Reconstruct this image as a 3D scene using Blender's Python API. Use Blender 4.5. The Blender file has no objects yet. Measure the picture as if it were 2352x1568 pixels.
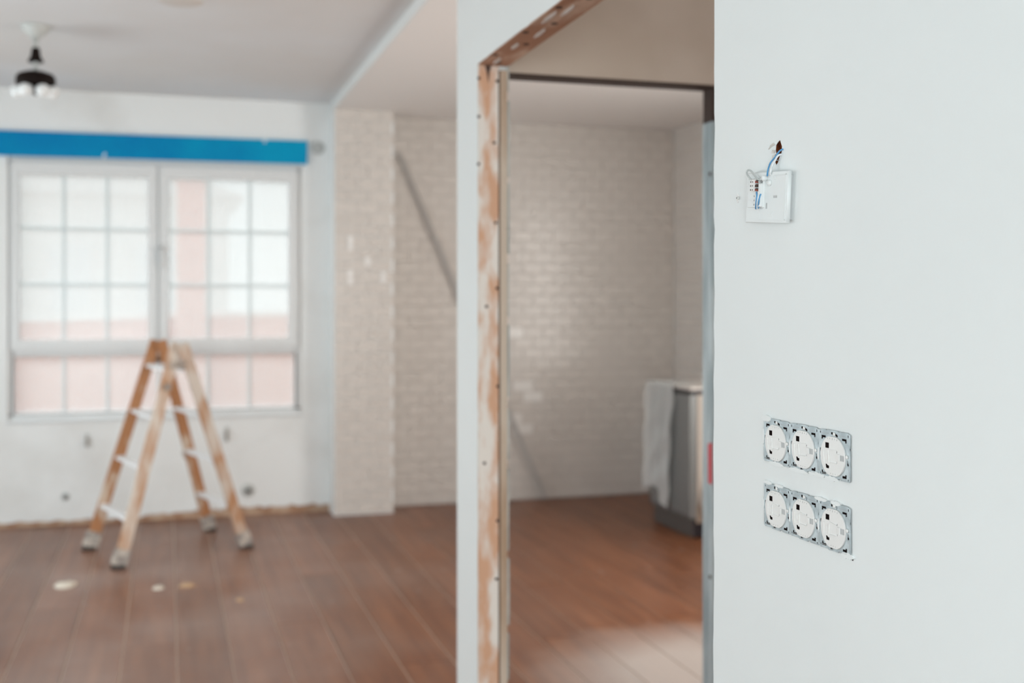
import bpy, bmesh, math, random
from mathutils import Vector, Matrix
random.seed(7)
scene = bpy.context.scene
COL = scene.collection

# ------------------------------------------------------------------ camera
cam_d = bpy.data.cameras.new('camera')
cam = bpy.data.objects.new('camera', cam_d); COL.objects.link(cam)
cam.location = (0, 0, 1.42)
cam.rotation_euler = (math.radians(90), 0, -math.radians(16.9214))
cam_d.sensor_width = 36.0
cam_d.lens = 2600 / 2352 * 36
cam_d.shift_y = -89 / 2352
cam_d.clip_start = 0.02
cam_d.dof.use_dof = True
cam_d.dof.focus_distance = 1.52
cam_d.dof.aperture_fstop = 3.2
scene.camera = cam

# ------------------------------------------------------------------ world, daylight, exposure
SKY = (0.93, 0.985, 1.0)
w = bpy.data.worlds.new('overcast_sky'); scene.world = w
w.use_nodes = True
bg = w.node_tree.nodes['Background']
bg.inputs[0].default_value = (*SKY, 1)
bg.inputs[1].default_value = 0.88

def sun_lamp(name, energy, angle, direction, col):
    d = bpy.data.lights.new(name, 'SUN'); d.energy = energy; d.angle = math.radians(angle); d.color = col
    o = bpy.data.objects.new(name, d); COL.objects.link(o)
    o.rotation_euler = Vector(direction).to_track_quat('-Z', 'Y').to_euler()
    return o
# bright hazy sun behind the window wall, high and to the left
sun_lamp('hazy_sun', 2.1, 40, (0.42, -0.75, -0.62), (1.0, 0.985, 0.96))

def fill_lamp(name, loc, target, sx, sy, power, col):
    d = bpy.data.lights.new(name, 'AREA'); d.shape = 'RECTANGLE'; d.size = sx; d.size_y = sy
    d.energy = power; d.color = col
    o = bpy.data.objects.new(name, d); COL.objects.link(o)
    o.location = loc
    o.rotation_euler = (Vector(target) - Vector(loc)).to_track_quat('-Z', 'Y').to_euler()
    return o
# area lamps added at unseen openings in the left, rear, hall and kitchen walls
FILL_TINT = (0.86, 0.965, 1.0)
fill_lamp('fill_left_far', (-2.36, 5.4, 1.05), (0, 5.4, 1.05), 2.3, 1.9, 38, FILL_TINT)
fill_lamp('fill_left_near', (-2.36, 1.9, 1.2), (0, 1.9, 1.2), 1.3, 1.5, 13, FILL_TINT)
fill_lamp('fill_rear', (-0.9, -2.16, 1.0), (-0.9, 0, 1.0), 1.7, 1.8, 74, FILL_TINT)
fill_lamp('fill_hall', (2.2, -2.16, 1.5), (2.2, 0, 1.5), 1.7, 1.7, 44, (1.0, 0.96, 0.91))
fill_lamp('fill_kitchen', (3.80, 4.35, 1.5), (0, 4.35, 1.5), 1.7, 1.7, 57, (1.0, 0.95, 0.89))

scene.view_settings.view_transform = 'Standard'
scene.view_settings.look = 'None'
scene.view_settings.exposure = 0.10
scene.view_settings.gamma = 1.0
scene.view_settings.use_curve_mapping = False
scene.cycles.use_denoising = True
scene.cycles.max_bounces = 7
scene.cycles.diffuse_bounces = 5
scene.cycles.transparent_max_bounces = 8
scene.cycles.glossy_bounces = 2
scene.cycles.use_light_tree = False
scene.cycles.use_adaptive_sampling = True
scene.cycles.adaptive_threshold = 0.06
scene.cycles.adaptive_min_samples = 16
scene.cycles.sample_clamp_indirect = 6.0
scene.cycles.caustics_reflective = False
scene.cycles.caustics_refractive = False

# ------------------------------------------------------------------ materials
MATS = {}
def mat(name, col, rough=0.6, metal=0.0, col2=None, nscale=8.0, stretch=(1, 1, 1), lo=0.4, hi=0.6,
        bump=0.0, bscale=60.0, spec=0.5, coat=0.0, rand=0.0, detail=4.0):
    m = bpy.data.materials.new(name); m.use_nodes = True
    nt = m.node_tree; N, L = nt.nodes, nt.links
    p = N['Principled BSDF']
    p.inputs['Base Color'].default_value = (*col, 1)
    p.inputs['Roughness'].default_value = rough
    p.inputs['Metallic'].default_value = metal
    p.inputs['Specular IOR Level'].default_value = spec
    p.inputs['Coat Weight'].default_value = coat
    tc = N.new('ShaderNodeTexCoord')
    out = None
    if col2 is not None:
        mp = N.new('ShaderNodeMapping'); mp.inputs['Scale'].default_value = stretch
        L.new(tc.outputs['Object'], mp.inputs['Vector'])
        if rand:
            oi = N.new('ShaderNodeObjectInfo')
            cx = N.new('ShaderNodeCombineXYZ')
            mu = N.new('ShaderNodeMath'); mu.operation = 'MULTIPLY'; mu.inputs[1].default_value = 37.0
            L.new(oi.outputs['Random'], mu.inputs[0])
            for i in range(3): L.new(mu.outputs[0], cx.inputs[i])
            L.new(cx.outputs[0], mp.inputs['Location'])
        n = N.new('ShaderNodeTexNoise'); n.inputs['Scale'].default_value = nscale; n.inputs['Detail'].default_value = detail
        L.new(mp.outputs[0], n.inputs['Vector'])
        r = N.new('ShaderNodeMapRange'); r.inputs['From Min'].default_value = lo; r.inputs['From Max'].default_value = hi
        L.new(n.outputs['Fac'], r.inputs['Value'])
        mx = N.new('ShaderNodeMix'); mx.data_type = 'RGBA'
        mx.inputs['A'].default_value = (*col, 1); mx.inputs['B'].default_value = (*col2, 1)
        L.new(r.outputs[0], mx.inputs['Factor'])
        out = mx.outputs['Result']
    if rand:
        oi2 = N.new('ShaderNodeObjectInfo')
        mr = N.new('ShaderNodeMapRange'); mr.inputs['To Min'].default_value = 1 - rand; mr.inputs['To Max'].default_value = 1 + rand
        L.new(oi2.outputs['Random'], mr.inputs['Value'])
        hs = N.new('ShaderNodeHueSaturation')
        if out: L.new(out, hs.inputs['Color'])
        else: hs.inputs['Color'].default_value = (*col, 1)
        L.new(mr.outputs[0], hs.inputs['Value'])
        out = hs.outputs[0]
    if out: L.new(out, p.inputs['Base Color'])
    if bump:
        nb = N.new('ShaderNodeTexNoise'); nb.inputs['Scale'].default_value = bscale; nb.inputs['Detail'].default_value = 5
        L.new(tc.outputs['Object'], nb.inputs['Vector'])
        b = N.new('ShaderNodeBump'); b.inputs['Strength'].default_value = bump; b.inputs['Distance'].default_value = 0.004
        L.new(nb.outputs['Fac'], b.inputs['Height']); L.new(b.outputs[0], p.inputs['Normal'])
    MATS[name] = m
    return m

mat('white_paint', (0.82, 0.845, 0.84), 0.62, bump=0.06, bscale=35, col2=(0.80, 0.825, 0.82), nscale=1.3, spec=0.3)
mat('window_wall_plaster', (0.86, 0.885, 0.885), 0.7, bump=0.15, bscale=20, col2=(0.70, 0.70, 0.68), nscale=1.6, lo=0.55, hi=0.85, spec=0.25)
mat('ceiling_paint', (0.73, 0.74, 0.75), 0.75, bump=0.05, bscale=25, col2=(0.70, 0.69, 0.68), nscale=0.9, spec=0.2)
mat('kitchen_ceiling_paint', (0.85, 0.83, 0.81), 0.75, spec=0.2)
mat('bare_plasterboard', (0.56, 0.47, 0.40), 0.8, col2=(0.48, 0.39, 0.32), nscale=2.0, spec=0.2)
mat('substrate', (0.42, 0.25, 0.16), 0.9, col2=(0.6, 0.45, 0.33), nscale=9)
mat('grout', (0.63, 0.59, 0.55), 0.9)
mat('tile_glaze', (0.70, 0.66, 0.62), 0.24, rand=0.025, spec=0.5)
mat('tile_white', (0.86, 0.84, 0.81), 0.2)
mat('patch_pale', (0.90, 0.89, 0.87), 0.8)
mat('ceiling_filler', (0.66, 0.62, 0.58), 0.85)
mat('raw_wood', (0.62, 0.36, 0.23), 0.75, col2=(0.76, 0.70, 0.64), nscale=11.0, stretch=(2.2, 2.2, 0.7), lo=0.38, hi=0.55, bump=0.3, bscale=40)
mat('raw_wood_header', (0.38, 0.19, 0.11), 0.8, col2=(0.62, 0.45, 0.34), nscale=6.0, stretch=(3, 0.6, 3), lo=0.5, hi=0.72, bump=0.3, bscale=40)
mat('dark_wood_gap', (0.045, 0.025, 0.018), 0.8)
mat('nail_dark', (0.06, 0.03, 0.02), 0.7)
mat('board_edge', (0.55, 0.45, 0.36), 0.85, col2=(0.38, 0.25, 0.16), nscale=7, stretch=(1, 1, 0.3), lo=0.45, hi=0.7, bump=0.3)
mat('galvanised', (0.33, 0.39, 0.41), 0.5, metal=0.35, col2=(0.50, 0.56, 0.58), nscale=9, stretch=(2, 2, 0.4))
mat('galvanised_plate', (0.36, 0.41, 0.43), 0.45, metal=0.5, col2=(0.52, 0.58, 0.60), nscale=55)
mat('flange_grey', (0.30, 0.33, 0.32), 0.6, metal=0.2, col2=(0.48, 0.49, 0.46), nscale=12, stretch=(1, 1, 0.5))
mat('red_tape', (0.55, 0.04, 0.06), 0.4)
mat('white_plastic', (0.80, 0.79, 0.77), 0.4)
mat('white_plate_plastic', (0.795, 0.82, 0.815), 0.38)
mat('grey_slot', (0.50, 0.51, 0.51), 0.6)
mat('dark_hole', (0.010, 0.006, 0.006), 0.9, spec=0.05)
mat('brick_cavity', (0.022, 0.004, 0.003), 0.95, col2=(0.10, 0.026, 0.008), nscale=90, spec=0.05)
mat('torn_plaster', (0.62, 0.58, 0.53), 0.9, col2=(0.75, 0.73, 0.70), nscale=80)
mat('fresh_plaster', (0.82, 0.845, 0.84), 0.7)
mat('blue_insulation', (0.10, 0.32, 0.58), 0.4)
mat('pale_insulation', (0.80, 0.82, 0.83), 0.4)
mat('grey_insulation', (0.25, 0.26, 0.26), 0.4)
mat('copper_red', (0.30, 0.05, 0.03), 0.5)
mat('screw_zinc', (0.75, 0.75, 0.73), 0.3, metal=0.8)
mat('ladder_wood', (0.44, 0.20, 0.085), 0.6, col2=(0.66, 0.54, 0.43), nscale=5.0, stretch=(2, 2, 0.8), lo=0.55, hi=0.70, rand=0.05)
mat('ladder_wood_splashed', (0.50, 0.26, 0.13), 0.65, col2=(0.70, 0.62, 0.54), nscale=6.0, stretch=(2, 2, 0.8), lo=0.38, hi=0.6, rand=0.05)
mat('rung_paint', (0.82, 0.82, 0.83), 0.5)
mat('rubber_grey', (0.58, 0.53, 0.47), 0.8, col2=(0.30, 0.27, 0.25), nscale=20)
mat('rubber_dark', (0.06, 0.05, 0.045), 0.8)
mat('hinge_metal', (0.36, 0.31, 0.27), 0.5, metal=0.6)
mat('upvc_white', (0.74, 0.76, 0.765), 0.35)
mat('upvc_gasket', (0.35, 0.37, 0.38), 0.6)
mat('muntin_white', (0.80, 0.84, 0.86), 0.4)
mat('blue_film', (0.0, 0.22, 0.50), 0.6, spec=0.12, col2=(0.0, 0.33, 0.58), nscale=1.3, stretch=(1, 1, 1), lo=0.4, hi=0.65, bump=0.1, bscale=8)
mat('paper_white', (0.75, 0.8, 0.85), 0.7)
mat('fitting_tan', (0.42, 0.39, 0.35), 0.7)
mat('grey_fitting', (0.52, 0.54, 0.53), 0.7)
mat('lamp_black', (0.010, 0.005, 0.004), 0.5, spec=0.12)
mat('lamp_white', (0.60, 0.62, 0.60), 0.5)
mat('lamp_glass', (0.88, 0.9, 0.9), 0.3)
mat('stainless', (0.25, 0.26, 0.26), 0.42, metal=0.4, col2=(0.25, 0.26, 0.26), nscale=3, stretch=(1, 1, 0.2))
mat('appliance_body', (0.52, 0.43, 0.35), 0.6)
mat('appliance_dark', (0.02, 0.015, 0.02), 0.5)
mat('plinth_dark', (0.10, 0.09, 0.085), 0.5)
mat('appliance_rim', (0.78, 0.74, 0.70), 0.4)
mat('hose_beige', (0.62, 0.56, 0.50), 0.6)
mat('floor_dust', (0.62, 0.50, 0.41), 0.9)
mat('debris_cream', (0.72, 0.64, 0.54), 0.9)
mat('debris_tan', (0.55, 0.36, 0.22), 0.9)
mat('shadow_strip_grey', (0.56, 0.54, 0.52), 0.5)
mat('terrace_paving', (0.62, 0.58, 0.55), 0.9)
mat('outside_render', (0.85, 0.85, 0.84), 0.9)
mat('coping', (0.85, 0.85, 0.85), 0.9)

def brick_mat():
    m = bpy.data.materials.new('outside_brick'); m.use_nodes = True
    nt = m.node_tree; N, L = nt.nodes, nt.links; p = N['Principled BSDF']; p.inputs['Roughness'].default_value = 0.9
    tc = N.new('ShaderNodeTexCoord'); mp = N.new('ShaderNodeMapping')
    mp.inputs['Rotation'].default_value = (math.radians(90), 0, 0)
    L.new(tc.outputs['Object'], mp.inputs['Vector'])
    b = N.new('ShaderNodeTexBrick'); b.inputs['Scale'].default_value = 3.2
    b.inputs['Color1'].default_value = (0.72, 0.22, 0.15, 1); b.inputs['Color2'].default_value = (0.80, 0.30, 0.23, 1)
    b.inputs['Mortar'].default_value = (0.80, 0.60, 0.55, 1)
    L.new(mp.outputs[0], b.inputs['Vector']); L.new(b.outputs['Color'], p.inputs['Base Color'])
    MATS['outside_brick'] = m
brick_mat()

def floor_mat():
    m = bpy.data.materials.new('laminate'); m.use_nodes = True
    nt = m.node_tree; N, L = nt.nodes, nt.links; p = N['Principled BSDF']
    p.inputs['Specular IOR Level'].default_value = 0.45
    geo = N.new('ShaderNodeNewGeometry'); oi = N.new('ShaderNodeObjectInfo')
    mu = N.new('ShaderNodeVectorMath'); mu.operation = 'MULTIPLY'; mu.inputs[1].default_value = (14, 0.9, 1)
    add = N.new('ShaderNodeVectorMath'); add.operation = 'ADD'
    L.new(geo.outputs['Position'], mu.inputs[0]); L.new(mu.outputs[0], add.inputs[0])
    cb = N.new('ShaderNodeCombineXYZ'); k = N.new('ShaderNodeMath'); k.operation = 'MULTIPLY'; k.inputs[1].default_value = 60
    L.new(oi.outputs['Random'], k.inputs[0]); L.new(k.outputs[0], cb.inputs[2]); L.new(cb.outputs[0], add.inputs[1])
    g = N.new('ShaderNodeTexNoise'); g.inputs['Scale'].default_value = 1.6; g.inputs['Detail'].default_value = 6
    L.new(add.outputs[0], g.inputs['Vector'])
    ramp = N.new('ShaderNodeValToRGB'); e = ramp.color_ramp.elements
    e[0].position = 0.3; e[0].color = (0.150, 0.046, 0.015, 1); e[1].position = 0.75; e[1].color = (0.250, 0.092, 0.036, 1)
    L.new(g.outputs['Fac'], ramp.inputs[0])
    # plaster dust lying on the boards: an even film with clouds, and scattered spots
    dn = N.new('ShaderNodeTexNoise'); dn.inputs['Scale'].default_value = 1.5; dn.inputs['Detail'].default_value = 4
    L.new(geo.outputs['Position'], dn.inputs['Vector'])
    dr = N.new('ShaderNodeMapRange'); dr.inputs['From Min'].default_value = 0.35; dr.inputs['From Max'].default_value = 0.75
    dr.inputs['To Min'].default_value = 0.0; dr.inputs['To Max'].default_value = 0.22
    L.new(dn.outputs['Fac'], dr.inputs['Value'])
    sx = N.new('ShaderNodeSeparateXYZ'); L.new(geo.outputs['Position'], sx.inputs[0])
    dx_ = N.new('ShaderNodeMapRange'); dx_.inputs['From Min'].default_value = 0.6; dx_.inputs['From Max'].default_value = 1.9
    dx_.inputs['To Min'].default_value = 1.3; dx_.inputs['To Max'].default_value = 0.15; L.new(sx.outputs[0], dx_.inputs['Value'])
    dm = N.new('ShaderNodeMath'); dm.operation = 'MULTIPLY'; L.new(dr.outputs[0], dm.inputs[0]); L.new(dx_.outputs[0], dm.inputs[1])
    sn = N.new('ShaderNodeTexNoise'); sn.inputs['Scale'].default_value = 9; sn.inputs['Detail'].default_value = 2
    L.new(geo.outputs['Position'], sn.inputs['Vector'])
    sr = N.new('ShaderNodeMapRange'); sr.inputs['From Min'].default_value = 0.68; sr.inputs['From Max'].default_value = 0.76
    sr.inputs['To Max'].default_value = 0.35
    L.new(sn.outputs['Fac'], sr.inputs['Value'])
    # paler blotch with a wavy rim on the floor by the inner doorway
    def pale_blotch(x, y, r):
        ds = N.new('ShaderNodeVectorMath'); ds.operation = 'DISTANCE'; ds.inputs[1].default_value = (x, y, 0)
        wob = N.new('ShaderNodeVectorMath'); wob.operation = 'MULTIPLY_ADD'
        L.new(dn.outputs['Color'], wob.inputs[0]); wob.inputs[1].default_value = (0.5, 0.5, 0); L.new(geo.outputs['Position'], wob.inputs[2])
        L.new(wob.outputs[0], ds.inputs[0])
        rr = N.new('ShaderNodeMapRange'); rr.inputs['From Min'].default_value = r; rr.inputs['From Max'].default_value = r * 0.35
        rr.inputs['To Max'].default_value = 0.75
        L.new(ds.outputs['Value'], rr.inputs['Value'])
        return rr.outputs[0]
    a1 = N.new('ShaderNodeMath'); a1.operation = 'MAXIMUM'; L.new(dm.outputs[0], a1.inputs[0]); L.new(sr.outputs[0], a1.inputs[1])
    a2 = N.new('ShaderNodeMath'); a2.operation = 'MAXIMUM'; L.new(a1.outputs[0], a2.inputs[0]); L.new(pale_blotch(2.2, 4.2, 0.75), a2.inputs[1])
    mx = N.new('ShaderNodeMix'); mx.data_type = 'RGBA'
    L.new(a2.outputs[0], mx.inputs['Factor']); L.new(ramp.outputs[0], mx.inputs['A']); mx.inputs['B'].default_value = (0.55, 0.51, 0.48, 1)
    hs = N.new('ShaderNodeHueSaturation'); hv = N.new('ShaderNodeMapRange'); hv.inputs['To Min'].default_value = 0.88; hv.inputs['To Max'].default_value = 1.12
    L.new(oi.outputs['Random'], hv.inputs['Value']); L.new(hv.outputs[0], hs.inputs['Value']); L.new(mx.outputs['Result'], hs.inputs['Color'])
    L.new(hs.outputs[0], p.inputs['Base Color'])
    ro = N.new('ShaderNodeMapRange'); ro.inputs['To Min'].default_value = 0.36; ro.inputs['To Max'].default_value = 0.7
    L.new(a2.outputs[0], ro.inputs['Value']); L.new(ro.outputs[0], p.inputs['Roughness'])
    MATS['laminate'] = m
floor_mat()

def film_mat(name, col, transp, trans_col=(1, 1, 1), gloss=0.1, dif=0.3):
    m = bpy.data.materials.new(name); m.use_nodes = True
    nt = m.node_tree; N, L = nt.nodes, nt.links
    N.remove(N['Principled BSDF']); o = N['Material Output']
    t = N.new('ShaderNodeBsdfTransparent'); t.inputs[0].default_value = (*trans_col, 1)
    d = N.new('ShaderNodeBsdfTranslucent'); d.inputs[0].default_value = (*col, 1)
    df = N.new('ShaderNodeBsdfDiffuse'); df.inputs[0].default_value = (*col, 1)
    g = N.new('ShaderNodeBsdfGlossy'); g.inputs['Roughness'].default_value = 0.25
    s = N.new('ShaderNodeMixShader'); s.inputs[0].default_value = dif; L.new(d.outputs[0], s.inputs[1]); L.new(df.outputs[0], s.inputs[2])
    m1 = N.new('ShaderNodeMixShader'); m1.inputs[0].default_value = transp; L.new(s.outputs[0], m1.inputs[1]); L.new(t.outputs[0], m1.inputs[2])
    m2 = N.new('ShaderNodeMixShader'); m2.inputs[0].default_value = gloss; L.new(m1.outputs[0], m2.inputs[1]); L.new(g.outputs[0], m2.inputs[2])
    L.new(m2.outputs[0], o.inputs['Surface'])
    MATS[name] = m
film_mat('hazed_glass', (0.92, 0.93, 0.93), 0.62, (0.97, 1, 1), 0.03)  # milky haze added to the glass to mimic overexposed glare
film_mat('plastic_film', (0.88, 0.92, 0.92), 0.34, gloss=0.16, dif=0.75)

# ------------------------------------------------------------------ mesh helpers
class MB:
    def __init__(s): s.bm = bmesh.new()
    def box(s, x0, x1, y0, y1, z0, z1, bev=0.0):
        vs = [s.bm.verts.new((x, y, z)) for x in (x0, x1) for y in (y0, y1) for z in (z0, z1)]
        fs = [(0, 1, 3, 2), (4, 6, 7, 5), (0, 4, 5, 1), (2, 3, 7, 6), (0, 2, 6, 4), (1, 5, 7, 3)]
        faces = [s.bm.faces.new([vs[i] for i in f]) for f in fs]
        if bev:
            ed = set(e for f in faces for e in f.edges)
            bmesh.ops.bevel(s.bm, geom=list(ed), offset=bev, segments=2, affect='EDGES', profile=0.6)
        return s
    def beam(s, p, q, wid, dep, ref, bev=0.0, wid2=None, dep2=None):
        p, q = Vector(p), Vector(q); ax = (q - p).normalized()
        a = (Vector(ref) - ax * Vector(ref).dot(ax)).normalized(); b = ax.cross(a)
        wid2 = wid2 or wid; dep2 = dep2 or dep
        vs = []
        for c, ww, dd in ((p, wid, dep), (q, wid2, dep2)):
            for sa, sb in ((-1, -1), (1, -1), (1, 1), (-1, 1)):
                vs.append(s.bm.verts.new(c + a * sa * ww / 2 + b * sb * dd / 2))
        fs = [(3, 2, 1, 0), (4, 5, 6, 7)] + [(i, (i + 1) % 4, 4 + (i + 1) % 4, 4 + i) for i in range(4)]
        faces = [s.bm.faces.new([vs[i] for i in f]) for f in fs]
        if bev:
            ed = set(e for f in faces for e in f.edges)
            bmesh.ops.bevel(s.bm, geom=list(ed), offset=bev, segments=2, affect='EDGES')
        return s
    def lathe(s, prof, c=(0, 0, 0), n=32, axis=(0, 0, 1), sx=1.0, sy=1.0):
        ax = Vector(axis).normalized(); q = ax.to_track_quat('Z', 'Y'); c = Vector(c)
        rings = []
        for r, z in prof:
            rings.append([s.bm.verts.new(c + q @ Vector((sx * r * math.cos(2 * math.pi * i / n), sy * r * math.sin(2 * math.pi * i / n), z))) for i in range(n)])
        for a, b in zip(rings, rings[1:]):
            for i in range(n): s.bm.faces.new((a[i], a[(i + 1) % n], b[(i + 1) % n], b[i]))
        s.bm.faces.new(rings[0][::-1]); s.bm.faces.new(rings[-1])
        return s
    def tube(s, pts, r, n=8):
        pts = [Vector(p) for p in pts]; rings = []; a = None
        for i, p in enumerate(pts):
            t = (pts[min(i + 1, len(pts) - 1)] - pts[max(i - 1, 0)]).normalized()
            if a is None: a = t.orthogonal().normalized()
            a = (a - t * a.dot(t)).normalized(); b = t.cross(a)
            rings.append([s.bm.verts.new(p + (a * math.cos(2 * math.pi * k / n) + b * math.sin(2 * math.pi * k / n)) * r) for k in range(n)])
        for u, v in zip(rings, rings[1:]):
            for k in range(n): s.bm.faces.new((u[k], u[(k + 1) % n], v[(k + 1) % n], v[k]))
        s.bm.faces.new(rings[0][::-1]); s.bm.faces.new(rings[-1])
        return s
    def prism(s, poly, fn, h0, h1):
        """poly: 2-D outline, fn(u, v, h) -> xyz"""
        a = [s.bm.verts.new(fn(u, v, h0)) for u, v in poly]; b = [s.bm.verts.new(fn(u, v, h1)) for u, v in poly]
        n = len(poly)
        s.bm.faces.new(a[::-1]); s.bm.faces.new(b)
        for i in range(n): s.bm.faces.new((a[i], a[(i + 1) % n], b[(i + 1) % n], b[i]))
        return s
    def mesh(s, name, smooth=False):
        bmesh.ops.recalc_face_normals(s.bm, faces=s.bm.faces)
        me = bpy.data.meshes.new(name); s.bm.to_mesh(me); s.bm.free()
        if smooth:
            for p in me.polygons: p.use_smooth = True
        return me

def smooth_path(pts, n=6):
    pts = [Vector(p) for p in pts]; out = []
    for i in range(len(pts) - 1):
        p0, p1, p2, p3 = pts[max(i - 1, 0)], pts[i], pts[i + 1], pts[min(i + 2, len(pts) - 1)]
        for k in range(n):
            t = k / n
            out.append(0.5 * ((2 * p1) + (p2 - p0) * t + (2 * p0 - 5 * p1 + 4 * p2 - p3) * t * t + (3 * p1 - p0 - 3 * p2 + p3) * t ** 3))
    return out + [pts[-1]]

def link(name, me, m, parent=None, label=None):
    o = bpy.data.objects.new(name, me); COL.objects.link(o)
    if me is not None and m is not None and not me.materials: me.materials.append(MATS[m])
    if parent is not None: o.parent = parent
    if label: o['label'] = label
    return o
ROOT = {}
def part(name, mb, m, parent, smooth=False, label=None):
    """mesh authored in world coordinates, child of an upright thing or of one of its parts"""
    me = mb.mesh(name, smooth) if isinstance(mb, MB) else mb
    off = ROOT.get(parent, Vector((0, 0, 0)))
    me.transform(Matrix.Translation(-off))
    o = link(name, me, m, parent, label); ROOT[o] = off
    return o
def lpart(name, mb, m, parent, smooth=False, label=None):
    """mesh authored in the parent's own frame"""
    me = mb.mesh(name, smooth) if isinstance(mb, MB) else mb
    return link(name, me, m, parent, label)
def tag(o, label, cat, group=None, kind=None):
    o['label'] = label; o['category'] = cat
    if group: o['group'] = group
    if kind: o['kind'] = kind
    return o
def thing(name, loc, label, cat, group=None):
    o = bpy.data.objects.new(name, None); COL.objects.link(o); o.location = loc; o.empty_display_size = 0.05
    ROOT[o] = Vector(loc)
    return tag(o, label, cat, group)
def struct(name, mb, m, label, cat, smooth=False):
    me = mb.mesh(name, smooth) if isinstance(mb, MB) else mb
    o = link(name, me, m); ROOT[o] = Vector((0, 0, 0))
    return tag(o, label, cat, kind='structure')

def plate2d(name, splines, thick, bevel=0.0):
    """flat sheet with real holes: nested closed outlines in XY, thickness centred on z = 0"""
    cu = bpy.data.curves.new(name, 'CURVE'); cu.dimensions = '2D'; cu.fill_mode = 'BOTH'
    cu.extrude = thick / 2 - bevel; cu.bevel_depth = bevel; cu.bevel_resolution = 1
    for pts in splines:
        sp = cu.splines.new('POLY'); sp.points.add(len(pts) - 1); sp.use_cyclic_u = True
        for q, (x, y) in zip(sp.points, pts): q.co = (x, y, 0, 1)
    tmp = bpy.data.objects.new('tmp', cu); COL.objects.link(tmp)
    me = bpy.data.meshes.new_from_object(tmp)
    bpy.data.objects.remove(tmp); bpy.data.curves.remove(cu)
    me.name = name
    return me
def rect(x0, x1, y0, y1): return [(x0, y0), (x1, y0), (x1, y1), (x0, y1)]
def ell(cx, cy, rx, ry, n=24, a0=0.0): return [(cx + rx * math.cos(a0 + 2 * math.pi * i / n), cy + ry * math.sin(a0 + 2 * math.pi * i / n)) for i in range(n)]

# frame of the near wall: local x -> world -Y (photo right), local y -> world Z, local z -> world -X (out of the wall)
WX = 0.814
def wall_matrix(y, z, off=0.0, roll=0.0):
    r = Matrix(((0, 0, -1, 0), (-1, 0, 0, 0), (0, 1, 0, 0), (0, 0, 0, 1)))
    return Matrix.Translation((WX - off, y, z)) @ r @ Matrix.Rotation(roll, 4, 'Z')

# ================================================================== SETTING
CEIL, KCEIL = 2.775, 2.715
YW, YK = 7.75, 7.785
XL, XR, YR = -2.2, 3.64, -2.0

# ---- floor: dusty underlay seen in the joints, and every laminate board a part of it
floor = struct('floor', MB().box(XL - 0.15, XR + 0.15, YR - 0.15, YW + 0.2, -0.06, -0.003), 'floor_dust', 'brown wooden board floor dusted with plaster through both rooms', 'floor')
PW, PL = 0.21, 2.45
me = MB().box(-PW / 2 + 0.0031, PW / 2 - 0.0031, -PL / 2 + 0.0015, PL / 2 - 0.0015, -0.012, 0, bev=0.0012).mesh('plank')
me.materials.append(MATS['laminate'])
k0 = int(math.floor((XL - 0.035) / PW)); k1 = int(math.ceil((XR - 0.035) / PW))
for k in range(k0, k1):
    xc = 0.035 + PW * (k + 0.5)
    y = 0.9 + (k * 0.87) % PL - PL
    while y < YW - 0.02:
        o = link('plank', me, None, floor)
        o.location = (xc, y + PL / 2, 0)
        a, b = max(y, YR), min(y + PL, YW + 0.03)
        if b - a < PL - 1e-4:
            if b - a < 0.02: bpy.data.objects.remove(o); y += PL; continue
            o.location.y = (a + b) / 2; o.scale.y = (b - a) / PL
        if o.location.y + PL / 2 * o.scale.y < 1.5: bpy.data.objects.remove(o)
        y += PL
# boards behind the camera's foot, joined (out of frame)
mb = MB()
for k in range(k0, k1):
    xc = 0.035 + PW * (k + 0.5); mb.box(xc - PW / 2 + 0.0031, xc + PW / 2 - 0.0031, YR, 0.9 + (k * 0.87) % PL - (PL if (0.9 + (k * 0.87) % PL) >= 1.5 else 0), -0.012, 0)
o = part('plank_run', mb, 'laminate', floor); o['kind'] = 'stuff'

# ---- ceilings
struct('ceiling', MB().box(XL - 0.15, XR + 0.15, YR - 0.15, YW + 0.2, CEIL, CEIL + 0.1), 'ceiling_paint', 'plain off-white painted ceiling of the window room', 'ceiling')
kc = struct('ceiling_kitchen', MB().box(1.07, XR, 3.02, YK, KCEIL, CEIL - 0.001), 'kitchen_ceiling_paint', 'slightly lower ceiling over the tiled kitchen end', 'ceiling')
part('edge_bead', MB().box(1.058, 1.0705, 3.02, YK, KCEIL - 0.003, CEIL - 0.001, bev=0.003), 'white_paint', kc, label='pale edge strip between the two ceilings')
tag(link('ceiling_patch', MB().lathe([(0.095, -0.003), (0.100, 0.0)], (0.056, 5.30, CEIL), n=40).mesh('ceiling_patch', True), 'ceiling_filler'), 'round beige filler patch on the ceiling of the window room', 'patch')

# ---- window wall: rough core, plaster skin with a broken lower edge, opening for the window
WX0, WX1, WZ0, WZ1 = -0.965, 0.865, 0.665, 2.42
back = struct('wall_back', MB().box(XL - 0.15, WX0, YW + 0.012, YW + 0.2, 0, CEIL).box(WX1, 1.07, YW + 0.012, YW + 0.2, 0, CEIL)
              .box(WX0, WX1, YW + 0.012, YW + 0.2, 0, WZ0).box(WX0, WX1, YW + 0.012, YW + 0.2, WZ1, CEIL), 'substrate',
              'white plastered wall around the big window, bare along the floor', 'wall')
def skin(poly): return MB().prism(poly, lambda u, v, h: (u, h, v), YW, YW + 0.0125)
def ragged(x0, x1, n, z, amp):
    out = []
    for i in range(n + 1):
        t = i / n; out.append((x0 + (x1 - x0) * t, z + random.uniform(-amp, amp) + (0.015 * math.sin(t * 9))))
    return out
sk = MB()
low = ragged(XL, 1.057, 90, 0.042, 0.011)
sk.prism(low + [(1.057, WZ0), (XL, WZ0)], lambda u, v, h: (u, h, v), YW, YW + 0.0125)
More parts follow.
